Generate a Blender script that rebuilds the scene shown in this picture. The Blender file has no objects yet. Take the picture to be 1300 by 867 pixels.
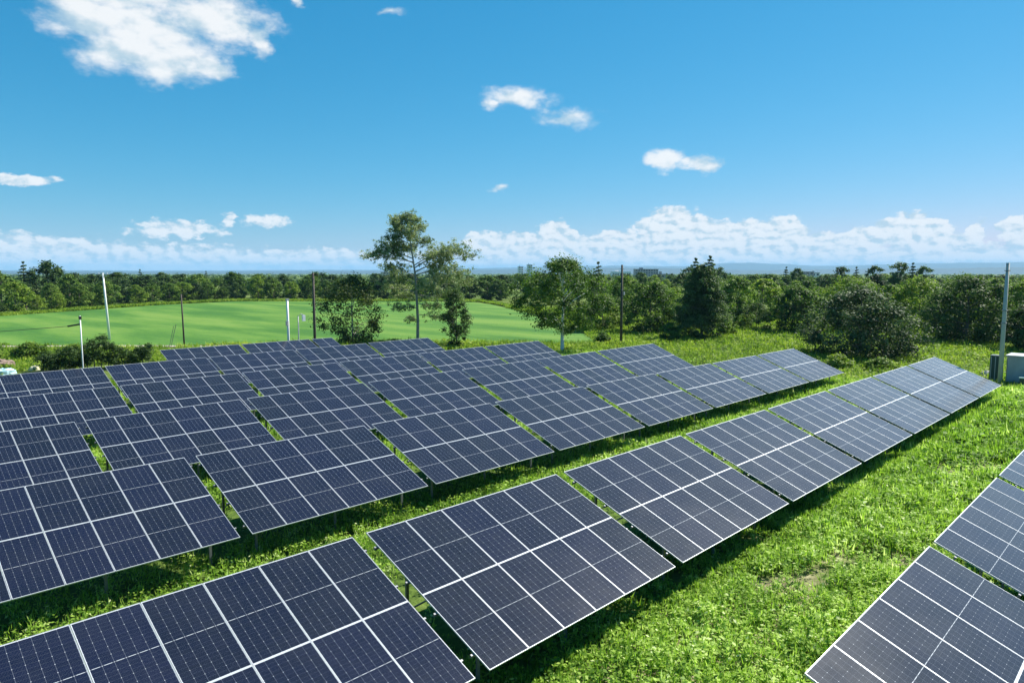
import bpy, math, random
import numpy as np
from mathutils import Vector, Matrix

R = math.radians
scene = bpy.context.scene
col = scene.collection
rng = np.random.default_rng(7)
random.seed(7)

# ------------------------------------------------------------------ camera
CAM = Vector((0.515, -9.444, 7.763))
YAW, PITCH = R(44.442), R(5.6)
cam = bpy.data.cameras.new('camera')
cam.sensor_width = 36.0
cam.lens = 36.0 * 882.78 / 1300.0
cam.clip_start = 0.1
cam.clip_end = 90000
camera = bpy.data.objects.new('camera', cam)
camera.location = CAM
camera.rotation_euler = (math.pi / 2 - PITCH, 0, YAW - math.pi / 2)
col.objects.link(camera)
scene.camera = camera

# ------------------------------------------------------------------ sun, exposure
SUN_AZ, SUN_EL = R(-12), R(47)            # azimuth from +X towards +Y
SUN_DIR = Vector((math.cos(SUN_EL) * math.cos(SUN_AZ), math.cos(SUN_EL) * math.sin(SUN_AZ), math.sin(SUN_EL)))
sl = bpy.data.lights.new('sun', 'SUN')
sl.energy = 5.0
sl.angle = R(0.53)
sl.color = (1.0, 0.955, 0.87)
sun = bpy.data.objects.new('sun', sl)
sun.rotation_euler = SUN_DIR.to_track_quat('Z', 'Y').to_euler()
sun.location = (0, 0, 60)
col.objects.link(sun)
scene.view_settings.view_transform = 'Standard'
scene.view_settings.look = 'None'
scene.view_settings.exposure = 1.0
scene.view_settings.gamma = 1.0
scene.view_settings.use_curve_mapping = False
scene.render.engine = 'CYCLES'
scene.cycles.volume_bounces = 0
scene.cycles.max_bounces = 8
scene.cycles.transparent_max_bounces = 8


class NT:
    """small node-tree helper"""
    def __init__(self, tree):
        self.t = tree
        tree.nodes.clear()

    def n(self, typ, ins=None, **props):
        nd = self.t.nodes.new(typ)
        for k, v in props.items():
            setattr(nd, k, v)
        if ins:
            for k, v in ins.items():
                s = nd.inputs[k]
                if isinstance(v, bpy.types.NodeSocket):
                    self.t.links.new(v, s)
                else:
                    s.default_value = v
        return nd

    def math(self, op, a, b=0.0, c=0.0, clamp=False):
        nd = self.t.nodes.new('ShaderNodeMath')
        nd.operation = op
        nd.use_clamp = clamp
        for i, v in enumerate((a, b, c)):
            if isinstance(v, bpy.types.NodeSocket):
                self.t.links.new(v, nd.inputs[i])
            else:
                nd.inputs[i].default_value = v
        return nd.outputs[0]

    def vmath(self, op, a, b=(0, 0, 0), out=0):
        nd = self.t.nodes.new('ShaderNodeVectorMath')
        nd.operation = op
        for i, v in enumerate((a, b)):
            if isinstance(v, bpy.types.NodeSocket):
                self.t.links.new(v, nd.inputs[i])
            else:
                nd.inputs[i].default_value = v
        return nd.outputs[out]

    def mix(self, f, a, b, blend='MIX'):
        nd = self.t.nodes.new('ShaderNodeMix')
        nd.data_type = 'RGBA'
        nd.blend_type = blend
        for i, v in ((0, f), (6, a), (7, b)):
            if isinstance(v, bpy.types.NodeSocket):
                self.t.links.new(v, nd.inputs[i])
            else:
                nd.inputs[i].default_value = v if i == 0 or len(v) == 4 else (*v, 1)
        return nd.outputs[2]

    def ramp(self, f, stops, interp='LINEAR'):
        nd = self.t.nodes.new('ShaderNodeValToRGB')
        cr = nd.color_ramp
        cr.interpolation = interp
        while len(cr.elements) < len(stops):
            cr.elements.new(0.5)
        for e, (p, c) in zip(cr.elements, stops):
            e.position = p
            e.color = (*c, 1)
        self.t.links.new(f, nd.inputs[0])
        return nd.outputs[0]

    def noise(self, vec, scale, detail=4, rough=0.55, dist=0.0, out=0):
        nd = self.n('ShaderNodeTexNoise', {'Scale': scale, 'Detail': detail, 'Roughness': rough, 'Distortion': dist})
        if vec is not None:
            self.t.links.new(vec, nd.inputs['Vector'])
        return nd.outputs[out]

    def sstep(self, v, a, b):
        nd = self.n('ShaderNodeMapRange', {'Value': v, 'From Min': a, 'From Max': b}, interpolation_type='SMOOTHSTEP')
        return nd.outputs[0]


# ------------------------------------------------------------------ sky with clouds (all by direction)
world = bpy.data.worlds.new('World')
scene.world = world
world.use_nodes = True
w = NT(world.node_tree)
sky = w.n('ShaderNodeTexSky', sky_type='NISHITA', sun_disc=False, sun_elevation=SUN_EL,
          sun_rotation=math.pi / 2 - SUN_AZ, altitude=80, air_density=1.0, dust_density=0.1, ozone_density=2.5)
ss_ = w.n('ShaderNodeSeparateColor', {0: sky.outputs[0]})
skycol = w.n('ShaderNodeCombineColor', {
    0: w.math('MULTIPLY', w.math('POWER', w.math('MULTIPLY', ss_.outputs[0], 0.42), 1.95), 0.408),
    1: w.math('MULTIPLY', w.math('POWER', ss_.outputs[1], 0.74), 0.92),
    2: w.math('MULTIPLY', w.math('POWER', w.math('MULTIPLY', ss_.outputs[2], 1.12), 0.62), 1.42)}).outputs[0]
tc = w.n('ShaderNodeTexCoord')
d = tc.outputs['Generated']
sep = w.n('ShaderNodeSeparateXYZ', {0: d})
az = w.math('ARCTAN2', sep.outputs[1], sep.outputs[0])
el = w.math('ARCSINE', sep.outputs[2])
p0 = w.n('ShaderNodeCombineXYZ', {0: az, 1: w.math('MULTIPLY', el, 1.6), 2: 0.0}).outputs[0]
warp = w.noise(p0, 26, 5, 0.6, 0.0, 1)
warp = w.vmath('MULTIPLY', w.vmath('SUBTRACT', warp, (0.5, 0.5, 0.5)), (0.055, 0.03, 0.0))
p1 = w.vmath('ADD', w.n('ShaderNodeCombineXYZ', {0: az, 1: el, 2: 0.0}).outputs[0], warp)
# azimuth, elevation, half width, half height, strength
CLOUDS = [(1.3069, 0.2964, 0.0542, 0.0263, 1), (1.2404, 0.2938, 0.0721, 0.0341, 1), (1.2245, 0.2609, 0.064, 0.0266, 1),
 (1.177, 0.3152, 0.0809, 0.0242, 1), (1.276, 0.2631, 0.0519, 0.0258, 1), (1.1403, 0.3018, 0.0435, 0.0222, 1),
 (1.1703, 0.2552, 0.0283, 0.0128, 1), (1.1117, 0.2957, 0.0176, 0.0199, .9), (1.2726, 0.3267, 0.0968, 0.0245, 1),
 (0.7701, 0.2385, 0.0462, 0.0141, .85), (0.8087, 0.2334, 0.0154, 0.0091, .8), (0.7007, 0.2104, 0.0416, 0.0133, .7),
 (0.5572, 0.1551, 0.0252, 0.0145, .9), (0.512, 0.1441, 0.0288, 0.0113, .95), (0.7924, 0.1181, 0.0111, 0.0054, .35),
 (0.9427, 0.3406, 0.0234, 0.0055, .5), (1.066, 0.3406, 0.008, 0.0089, .6), (1.3796, 0.1081, 0.0347, 0.0071, .9),
 (1.3955, 0.0264, 0.0541, 0.0181, .75), (1.3372, 0.0303, 0.0498, 0.0132, .65), (1.2878, 0.0244, 0.0348, 0.0097, .5),
 (1.2201, 0.0554, 0.0514, 0.01, .5), (1.2037, 0.0518, 0.0131, 0.0101, .95), (1.1566, 0.0723, 0.0116, 0.0082, .6),
 (1.1095, 0.0725, 0.0242, 0.0093, .6), (1.0289, 0.0206, 0.0642, 0.0108, .55), (0.8093, 0.0413, 0.0337, 0.0177, .85),
 (0.7644, 0.0469, 0.0224, 0.0111, .8), (0.7141, 0.0556, 0.0245, 0.0154, .85), (0.6749, 0.0356, 0.0988, 0.0177, .7),
 (0.6198, 0.0485, 0.0272, 0.0109, .8), (0.5498, 0.0597, 0.0421, 0.0257, 1), (0.5021, 0.0451, 0.0411, 0.0234, .95),
 (0.4411, 0.0516, 0.0346, 0.0209, .95), (0.4115, 0.0541, 0.0338, 0.0186, 1), (0.3442, 0.0375, 0.0409, 0.0141, .85),
 (0.3081, 0.0438, 0.0265, 0.0138, .9), (0.2564, 0.0532, 0.0348, 0.0173, 1), (0.2224, 0.0351, 0.0396, 0.0151, .8),
 (0.1926, 0.0437, 0.0093, 0.0148, .9), (0.1533, 0.0471, 0.0146, 0.018, .8), (0.45, 0.022, 0.42, 0.016, .55),
 (1.25, 0.014, 0.32, 0.018, .8),
 (-0.1, 0.05, 0.12, 0.03, .9), (-0.5, 0.07, 0.15, 0.04, .9), (1.9, 0.06, 0.2, 0.03, .8), (-1.1, 0.10, 0.2, 0.06, .9)]
field = None
for (ca, ce, ra, re, st) in CLOUDS:
    q = w.vmath('MULTIPLY', w.vmath('SUBTRACT', p1, (ca, ce, 0)), (1 / (ra * 1.25), 1 / (re * 1.25), 0))
    ln = w.vmath('LENGTH', q, out=1)
    v = w.math('MULTIPLY', w.math('SUBTRACT', 1.0, ln), st * ((1.3 if ca > 0.95 else 1.9) if ce < 0.08 else 1.1))
    if field is None:
        field = v
    else:
        field = w.math('SMOOTH_MAX', field, v, 0.12)
hi_ = w.sstep(el, 0.07, 0.19)                       # nearer, higher clouds show larger features
billow_a = w.noise(p0, 20, 6, 0.52)
billow_b = w.noise(p0, 58, 6, 0.55)
fbm = w.math('ADD', w.math('MULTIPLY', billow_a, hi_), w.math('MULTIPLY', billow_b, w.math('SUBTRACT', 1.0, hi_)))
wisp = w.noise(w.vmath('ADD', p0, (0.4, 0.1, 0.0)), 70, 7, 0.66)
dens = w.math('ADD', field, w.math('MULTIPLY', w.math('SUBTRACT', fbm, 0.5), 1.25))
dens = w.math('ADD', dens, w.math('MULTIPLY', w.math('SUBTRACT', wisp, 0.5), 0.42))
up_ = w.n('ShaderNodeMapRange', {'Value': el, 'From Min': 0.06, 'From Max': 0.20, 'To Min': 0.34, 'To Max': 0.80}).outputs[0]
ax_ = w.math('DIVIDE', w.math('ADD', dens, 0.04), up_, clamp=True)
alpha = w.math('MULTIPLY', w.math('MULTIPLY', ax_, ax_), w.math('SUBTRACT', 3.0, w.math('MULTIPLY', ax_, 2.0)))
# relief: brighter where the cloud thins towards the sun (up and to the right)
sh_a = w.noise(w.vmath('ADD', p0, (-0.016, 0.020, 0.0)), 20, 4, 0.5)
sh_b = w.noise(w.vmath('ADD', p0, (-0.0055, 0.0075, 0.0)), 58, 4, 0.5)
rel = w.math('ADD', w.math('MULTIPLY', w.math('SUBTRACT', billow_a, sh_a), hi_), w.math('MULTIPLY', w.math('SUBTRACT', billow_b, sh_b), w.math('SUBTRACT', 1.0, hi_)))
lit = w.sstep(w.math('ADD', w.math('MULTIPLY', rel, 2.6), w.math('MULTIPLY', dens, 0.10)), -0.50, 0.30)
CLOUD_LIT, CLOUD_DIM = (6.35, 6.4, 6.4), (3.5, 4.5, 5.15)
cloudcol = w.mix(lit, CLOUD_DIM, CLOUD_LIT)
final = w.mix(w.math('MULTIPLY', alpha, 0.93), skycol, cloudcol)
bg = w.n('ShaderNodeBackground', {'Color': final, 'Strength': 0.078})
wo = w.n('ShaderNodeOutputWorld')
w.t.links.new(bg.outputs[0], wo.inputs[0])


# ------------------------------------------------------------------ helpers
def tag(o, label=None, cat=None, group=None, kind=None):
    if label: o['label'] = label
    if cat: o['category'] = cat
    if group: o['group'] = group
    if kind: o['kind'] = kind
    return o


def empty(name, loc, rz=0.0):
    o = bpy.data.objects.new(name, None)
    o.empty_display_size = 0.3
    o.location = loc
    o.rotation_euler = (0, 0, rz)
    col.objects.link(o)
    return o


def link(name, me, parent=None, loc=None):
    o = bpy.data.objects.new(name, me)
    col.objects.link(o)
    if parent is not None:
        o.parent = parent
    if loc is not None:
        o.location = loc
    return o


def npmesh(name, V, F, mats=(), tint=None, smooth=False, midx=None):
    """V (n,3); F (m,3|4) array or list of tuples; tint per face"""
    me = bpy.data.meshes.new(name)
    V = np.asarray(V, dtype=np.float32)
    if isinstance(F, np.ndarray):
        m, k = F.shape
        me.vertices.add(len(V))
        me.vertices.foreach_set('co', V.ravel())
        me.loops.add(m * k)
        me.loops.foreach_set('vertex_index', F.astype(np.int32).ravel())
        me.polygons.add(m)
        me.polygons.foreach_set('loop_start', np.arange(0, m * k, k, dtype=np.int32))
        me.update(calc_edges=True)
    else:
        me.from_pydata([tuple(v) for v in V], [], F)
        me.update()
    if tint is not None:
        a = me.attributes.new('tint', 'FLOAT', 'FACE')
        a.data.foreach_set('value', np.asarray(tint, dtype=np.float32))
    if smooth:
        me.polygons.foreach_set('use_smooth', np.ones(len(me.polygons), dtype=bool))
    for mt in (mats if isinstance(mats, (list, tuple)) else [mats]):
        me.materials.append(mt)
    if midx is not None:
        me.polygons.foreach_set('material_index', np.asarray(midx, dtype=np.int32))
    return me


class MB:
    """collects boxes and tubes into one mesh"""
    def __init__(self):
        self.v, self.f = [], []

    def box(self, c, s, M=None, bevel=0.0):
        x, y, z = (a / 2 for a in s)
        pts = [Vector((i * x, j * y, k * z)) for k in (-1, 1) for (i, j) in ((-1, -1), (1, -1), (1, 1), (-1, 1))]
        o = len(self.v)
        for p in pts:
            q = (M @ p) if M is not None else p
            self.v.append(q + Vector(c))
        for f in ((3, 2, 1, 0), (4, 5, 6, 7), (0, 1, 5, 4), (1, 2, 6, 5), (2, 3, 7, 6), (3, 0, 4, 7)):
            self.f.append(tuple(o + i for i in f))
        return self

    def tube(self, pts, rad, n=8, cap=True):
        pts = [Vector(p) for p in pts]
        o0 = len(self.v)
        for i, p in enumerate(pts):
            a = pts[max(0, i - 1)]
            b = pts[min(len(pts) - 1, i + 1)]
            t = (b - a).normalized()
            u = t.orthogonal().normalized() if abs(t.z) < 0.9 else Vector((1, 0, 0))
            u = (u - t * u.dot(t)).normalized()
            vv = t.cross(u)
            r = rad[i] if isinstance(rad, (list, tuple)) else rad
            for k in range(n):
                an = 2 * math.pi * k / n
                self.v.append(p + (u * math.cos(an) + vv * math.sin(an)) * r)
        for i in range(len(pts) - 1):
            for k in range(n):
                k2 = (k + 1) % n
                self.f.append((o0 + i * n + k, o0 + i * n + k2, o0 + (i + 1) * n + k2, o0 + (i + 1) * n + k))
        if cap:
            self.f.append(tuple(o0 + k for k in range(n))[::-1])
            e = o0 + (len(pts) - 1) * n
            self.f.append(tuple(e + k for k in range(n)))
        return self

    def mesh(self, name, mat, smooth=False):
        me = npmesh(name, self.v, self.f, mat)
        if smooth:
            for p in me.polygons:
                p.use_smooth = len(p.vertices) == 4
        return me

    def build(self, name, mat, parent=None, loc=None, smooth=False):
        return link(name, self.mesh(name, mat, smooth), parent, loc)


def mat(name):
    m = bpy.data.materials.new(name)
    m.use_nodes = True
    t = NT(m.node_tree)
    out = t.n('ShaderNodeOutputMaterial')
    return m, t, out


def simple(name, c, rough=0.6, metal=0.0, var=0.15, scale=6.0, bump=0.0):
    m, t, out = mat(name)
    tcn = t.n('ShaderNodeTexCoord')
    nz = t.noise(tcn.outputs['Object'], scale, 5, 0.6)
    cc = t.mix(nz, tuple(x * (1 - var) for x in c), tuple(min(1, x * (1 + var)) for x in c))
    b = t.n('ShaderNodeBsdfPrincipled', {'Base Color': cc, 'Roughness': rough, 'Metallic': metal})
    if bump:
        bp = t.n('ShaderNodeBump', {'Strength': bump, 'Height': nz})
        t.t.links.new(bp.outputs[0], b.inputs['Normal'])
    t.t.links.new(b.outputs[0], out.inputs[0])
    return m


def leafmat(name, stops, trans=0.35, rough=0.6, objvar=0.4, spec=0.15):
    m, t, out = mat(name)
    at = t.n('ShaderNodeAttribute', attribute_name='tint')
    oi = t.n('ShaderNodeObjectInfo')
    f = t.math('ADD', at.outputs['Fac'], t.math('MULTIPLY', t.math('SUBTRACT', oi.outputs['Random'], 0.5), objvar), clamp=True)
    c = t.ramp(f, stops)
    b = t.n('ShaderNodeBsdfPrincipled', {'Base Color': c, 'Roughness': rough, 'Specular IOR Level': spec})
    tr = t.n('ShaderNodeBsdfTranslucent', {'Color': t.mix(1.0, c, (1.05, 1.2, 0.6), 'MULTIPLY')})
    mx = t.n('ShaderNodeMixShader', {0: trans, 1: b.outputs[0], 2: tr.outputs[0]})
    t.t.links.new(mx.outputs[0], out.inputs[0])
    return m


# ------------------------------------------------------------------ value noise for placing and shaping
def vnoise(x, y, s, seed=0):
    x = np.asarray(x, float) / s
    y = np.asarray(y, float) / s
    xi, yi = np.floor(x).astype(np.int64), np.floor(y).astype(np.int64)
    fx, fy = x - xi, y - yi
    fx, fy = fx * fx * (3 - 2 * fx), fy * fy * (3 - 2 * fy)

    def h(i, j):
        n = (i * 374761393 + j * 668265263 + seed * 974711) & 0x7fffffff
        n = ((n ^ (n >> 13)) * 1274126177) & 0x7fffffff
        return ((n ^ (n >> 16)) & 0xffff) / 65535.0
    return (h(xi, yi) * (1 - fx) + h(xi + 1, yi) * fx) * (1 - fy) + (h(xi, yi + 1) * (1 - fx) + h(xi + 1, yi + 1) * fx) * fy


def fbm2(x, y, s, seed=0):
    return 0.5 * vnoise(x, y, s, seed) + 0.3 * vnoise(x, y, s / 2.1, seed + 1) + 0.2 * vnoise(x, y, s / 4.3, seed + 2)


# rows of tables: y of lower edge, z of lower edge at x=0, slope along x
ROWS = [(-9.864, 0.064, 0.0), (0.0, 0.0, -0.0032), (10.80, -0.187, -0.0032), (20.40, -0.300, 0.0030),
        (30.06, -0.376, 0.0030), (39.81, -0.383, 0.0040), (49.43, -0.481, 0.0)]
CLEAR = 1.12
_ry = np.array([r[0] for r in ROWS])
_rz = np.array([r[1] for r in ROWS])
_rs = np.array([r[2] for r in ROWS])


def ground_z(x, y):
    x = np.asarray(x, float)
    y = np.asarray(y, float)
    zz = np.interp(y, _ry, _rz)
    ss = np.interp(y, _ry, _rs)
    xc = np.clip(x, -20, 62)
    near = zz + ss * xc - CLEAR
    # settle to the plain beyond the site
    dx = np.maximum(np.maximum(x - 66, -25 - x), 0)
    dy = np.maximum(np.maximum(y - 54, -16 - y), 0)
    k = np.clip(np.hypot(dx, dy) / 25.0, 0, 1)
    k = k * k * (3 - 2 * k)
    return near * (1 - k) + (-1.40) * k


def gz(x, y):
    return float(ground_z(x, y))


# ------------------------------------------------------------------ materials
def ground_material():
    m, t, out = mat('meadow_soil')
    g = t.n('ShaderNodeNewGeometry')
    P = g.outputs['Position']
    n1 = t.noise(P, 0.22, 5, 0.6)
    n2 = t.noise(P, 2.6, 6, 0.65)
    n3 = t.noise(P, 0.012, 4, 0.5)
    grass = t.ramp(n2, [(0.25, (0.030, 0.055, 0.012)), (0.5, (0.075, 0.125, 0.022)), (0.75, (0.13, 0.18, 0.04))])
    grass = t.mix(t.sstep(n3, 0.4, 0.6), grass, t.ramp(n2, [(0.3, (0.06, 0.10, 0.02)), (0.7, (0.17, 0.21, 0.05))]))
    soil = t.ramp(n2, [(0.3, (0.13, 0.11, 0.06)), (0.5, (0.26, 0.23, 0.13)), (0.7, (0.40, 0.36, 0.24))])
    near = t.vmath('LENGTH', t.vmath('MULTIPLY', t.vmath('SUBTRACT', P, (30, -5, 0)), (1, 6.0, 0)), out=1)
    c = t.mix(t.math('MULTIPLY', t.sstep(n1, 0.42, 0.56), t.math('SUBTRACT', 1.0, t.sstep(near, 28, 40))), grass, soil)
    bp = t.n('ShaderNodeBump', {'Strength': 0.6, 'Distance': 0.2, 'Height': n2})
    b = t.n('ShaderNodeBsdfPrincipled', {'Base Color': c, 'Roughness': 0.95, 'Specular IOR Level': 0.1, 'Normal': bp.outputs[0]})
    t.t.links.new(b.outputs[0], out.inputs[0])
    return m


def field_material():
    m, t, out = mat('young_crop')
    g = t.n('ShaderNodeNewGeometry')
    P = g.outputs['Position']
    sx = t.n('ShaderNodeSeparateXYZ', {0: P})
    mp = t.n('ShaderNodeMapping', {0: P, 'Rotation': (0, 0, R(52)), 'Scale': (1.0, 0.22, 1.0)})
    n1 = t.noise(mp.outputs[0], 0.09, 6, 0.62)
    n2 = t.noise(P, 1.6, 6, 0.7)
    # drill rows and two-wheel tramlines running with the field
    rowc = t.math('ADD', t.math('MULTIPLY', sx.outputs[0], 0.62), t.math('MULTIPLY', sx.outputs[1], 0.78))
    band = t.math('ABSOLUTE', t.math('SUBTRACT', t.math('FRACT', t.math('DIVIDE', t.math('ADD', rowc, t.math('MULTIPLY', n1, 3.0)), 14.0)), 0.5))
    tram = t.math('MULTIPLY', t.math('SUBTRACT', 1.0, t.sstep(band, 0.0, 0.03)), 0.45)
    f = t.math('ADD', t.math('ADD', t.math('MULTIPLY', t.math('SUBTRACT', n1, 0.5), 1.9), 0.52), t.math('MULTIPLY', t.math('SUBTRACT', n2, 0.5), 0.35))
    c = t.ramp(f, [(0.32, (0.046, 0.135, 0.020)), (0.52, (0.086, 0.188, 0.028)), (0.72, (0.130, 0.226, 0.040))])
    c = t.mix(tram, c, (0.05, 0.11, 0.025))
    bp = t.n('ShaderNodeBump', {'Strength': 0.5, 'Distance': 0.15, 'Height': n2})
    b = t.n('ShaderNodeBsdfPrincipled', {'Base Color': c, 'Roughness': 0.9, 'Specular IOR Level': 0.15, 'Normal': bp.outputs[0]})
    t.t.links.new(b.outputs[0], out.inputs[0])
    return m


MODW, MODL = 1.138, 2.280


def panel_material():
    m, t, out = mat('solar_glass')
    uv = t.n('ShaderNodeUVMap', uv_map='UVMap')
    s = t.n('ShaderNodeSeparateXYZ', {0: uv.outputs[0]})
    u = t.math('MULTIPLY', s.outputs[0], MODW)          # metres across
    v = t.math('MULTIPLY', s.outputs[1], MODL)          # metres along
    oi = t.n('ShaderNodeObjectInfo')

    def edge(x, size, margin):   # 1 inside white margin
        a = t.math('LESS_THAN', x, margin)
        b_ = t.math('GREATER_THAN', x, size - margin)
        return t.math('MAXIMUM', a, b_)

    def lines(x, off, pitch, half):
        fr = t.math('FRACT', t.math('DIVIDE', t.math('SUBTRACT', x, off), pitch))
        dist = t.math('SUBTRACT', 0.5, t.math('ABSOLUTE', t.math('SUBTRACT', fr, 0.5)))
        return t.math('LESS_THAN', dist, half / pitch)
    mg = 0.0145
    white = t.math('MAXIMUM', edge(u, MODW, mg), edge(v, MODL, 0.020))
    mid = t.math('LESS_THAN', t.math('ABSOLUTE', t.math('SUBTRACT', v, MODL / 2)), 0.0055)
    dash = t.math('LESS_THAN', t.math('ABSOLUTE', t.math('SUBTRACT', t.math('FRACT', t.math('DIVIDE', t.math('SUBTRACT', u, 0.0145), (MODW - 0.029) / 6)), 0.5)), 0.33)
    mid = t.math('MULTIPLY', mid, t.math('ADD', 0.25, t.math('MULTIPLY', dash, 0.75)))
    cw = (MODW - 2 * mg) / 6
    cl = (MODL - 0.040) / 24
    gapu = lines(u, mg, cw, 0.0022)
    gapv = lines(v, 0.020, cl, 0.0008)
    bus = lines(u, mg + cw / 20, cw / 10, 0.0004)
    # cut corners of the cells make small bright diamonds where the gaps cross
    dia = t.math('MULTIPLY', lines(u, mg, cw, 0.006), lines(v, 0.020, cl * 2, 0.006))
    w1 = t.math('MAXIMUM', t.math('MAXIMUM', white, t.math('MULTIPLY', mid, 0.8)), t.math('MULTIPLY', dia, 0.8))
    w2 = t.math('MAXIMUM', t.math('MULTIPLY', gapu, 0.55), t.math('MULTIPLY', gapv, 0.45))
    w2 = t.math('MAXIMUM', w2, t.math('MULTIPLY', bus, 0.45))
    tcn = t.n('ShaderNodeTexCoord')
    g = t.n('ShaderNodeNewGeometry')
    cloudy = t.noise(g.outputs['Position'], 0.9, 5, 0.6)
    celltone = t.n('ShaderNodeTexWhiteNoise', {0: t.n('ShaderNodeCombineXYZ', {
        0: t.math('FLOOR', t.math('DIVIDE', u, cw)), 1: t.math('FLOOR', t.math('DIVIDE', v, cl)), 2: oi.outputs['Random']}).outputs[0]}, noise_dimensions='3D')
    k = t.math('ADD', t.math('MULTIPLY', celltone.outputs[0], 0.3), t.math('MULTIPLY', oi.outputs['Random'], 0.7))
    cell = t.mix(k, (0.0042, 0.0074, 0.0165), (0.0050, 0.0082, 0.0270))
    c = t.mix(w2, cell, (0.20, 0.22, 0.26))
    c = t.mix(w1, c, (0.52, 0.55, 0.58))
    dust = t.math('MULTIPLY', t.sstep(cloudy, 0.3, 0.75), 0.010)
    c = t.mix(dust, c, (0.42, 0.42, 0.40))
    rough = t.math('ADD', 0.13, t.math('MULTIPLY', cloudy, 0.10))
    b = t.n('ShaderNodeBsdfPrincipled', {'Base Color': c, 'Roughness': rough, 'IOR': 1.33, 'Specular IOR Level': 0.5})
    # fine soiling scatters sunlight widely
    sheen = t.n('ShaderNodeBsdfGlossy', {'Color': (0.7, 0.72, 0.75, 1), 'Roughness': 0.55})
    fr = t.n('ShaderNodeFresnel', {'IOR': 1.25})
    mx = t.n('ShaderNodeMixShader', {0: t.math('MULTIPLY', fr.outputs[0], 0.11), 1: b.outputs[0], 2: sheen.outputs[0]})
    t.t.links.new(mx.outputs[0], out.inputs[0])
    return m


M_ground = ground_material()
M_field = field_material()
M_panel = panel_material()
M_alu = simple('anodised_aluminium', (0.52, 0.54, 0.56), 0.42, 0.35, 0.06, 3)
M_galv = simple('galvanised_steel', (0.22, 0.23, 0.24), 0.55, 0.6, 0.2, 9)
M_path = simple('pale_dirt', (0.36, 0.32, 0.25), 0.95, 0, 0.3, 1.2, 0.3)
M_conc = simple('weathered_concrete', (0.44, 0.43, 0.40), 0.85, 0, 0.2, 2.5, 0.1)
M_white = simple('white_painted_steel', (0.74, 0.75, 0.74), 0.45, 0, 0.06, 4)
M_wood = simple('creosoted_wood', (0.075, 0.06, 0.05), 0.85, 0, 0.4, 5, 0.3)
M_grey = simple('grey_painted_steel', (0.34, 0.355, 0.37), 0.6, 0.0, 0.3, 1.6)
M_dkgreen = simple('dark_green_paint', (0.022, 0.055, 0.045), 0.5, 0, 0.2, 2)
M_black = simple('black_rubber', (0.015, 0.015, 0.016), 0.6, 0, 0.2, 5)
M_bark = simple('grey_brown_bark', (0.15, 0.125, 0.10), 0.95, 0, 0.4, 8, 0.4)
M_barkpale = simple('silvery_bark', (0.33, 0.30, 0.27), 0.9, 0, 0.35, 5, 0.3)


def birch_bark():
    m, t, out = mat('white_birch_bark')
    tcn = t.n('ShaderNodeTexCoord')
    mp = t.n('ShaderNodeMapping', {0: tcn.outputs['Object'], 'Scale': (2.5, 2.5, 7)})
    nz = t.noise(mp.outputs[0], 1.6, 5, 0.7)
    c = t.ramp(nz, [(0.30, (0.08, 0.075, 0.07)), (0.38, (0.68, 0.67, 0.64)), (0.7, (0.82, 0.81, 0.78))])
    b = t.n('ShaderNodeBsdfPrincipled', {'Base Color': c, 'Roughness': 0.8})
    t.t.links.new(b.outputs[0], out.inputs[0])
    return m


M_birch = birch_bark()
L_grass = leafmat('lane_weeds', [(0.0, (0.07, 0.16, 0.016)), (0.4, (0.255, 0.405, 0.048)), (0.75, (0.47, 0.63, 0.13)), (1.0, (0.76, 0.82, 0.42))], 0.45, 0.6, 0.0)
L_meadow = leafmat('meadow_weeds', [(0.0, (0.07, 0.14, 0.018)), (0.5, (0.23, 0.34, 0.035)), (1.0, (0.42, 0.48, 0.08))], 0.42, 0.6, 0.0)
L_mid = leafmat('mid_green_leaves', [(0.0, (0.020, 0.050, 0.010)), (0.5, (0.095, 0.17, 0.026)), (1.0, (0.23, 0.32, 0.06))], 0.38)
L_light = leafmat('light_green_leaves', [(0.0, (0.05, 0.10, 0.014)), (0.5, (0.17, 0.26, 0.03)), (1.0, (0.31, 0.38, 0.06))], 0.38)
L_dark = leafmat('dark_green_leaves', [(0.0, (0.014, 0.034, 0.010)), (0.5, (0.050, 0.095, 0.022)), (1.0, (0.12, 0.18, 0.045))], 0.32)
L_con = leafmat('conifer_needles', [(0.0, (0.018, 0.045, 0.015)), (0.5, (0.070, 0.125, 0.040)), (1.0, (0.18, 0.25, 0.09))], 0.36)
L_larch = leafmat('silvery_olive_needles', [(0.0, (0.06, 0.095, 0.034)), (0.5, (0.18, 0.235, 0.10)), (1.0, (0.38, 0.41, 0.25))], 0.38, 0.6)
L_olive = leafmat('olive_brown_leaves', [(0.0, (0.03, 0.05, 0.014)), (0.6, (0.11, 0.14, 0.035)), (1.0, (0.24, 0.22, 0.075))], 0.38)
L_sheen = leafmat('grey_green_glossy_leaves', [(0.0, (0.014, 0.034, 0.012)), (0.6, (0.075, 0.120, 0.042)), (1.0, (0.25, 0.31, 0.15))], 0.25, 0.6, 0.2, 0.15)


# ------------------------------------------------------------------ ground, hills, field, path
def axis(lo, hi, step, far):
    a = list(np.arange(lo, hi + 1e-6, step))
    s = step
    right = [hi]
    while right[-1] < far:
        s *= 1.45
        right.append(right[-1] + s)
    s = step
    left = [lo]
    while left[-1] > -far:
        s *= 1.45
        left.append(left[-1] - s)
    return np.array(sorted(left[1:] + a + right[1:]))


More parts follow.
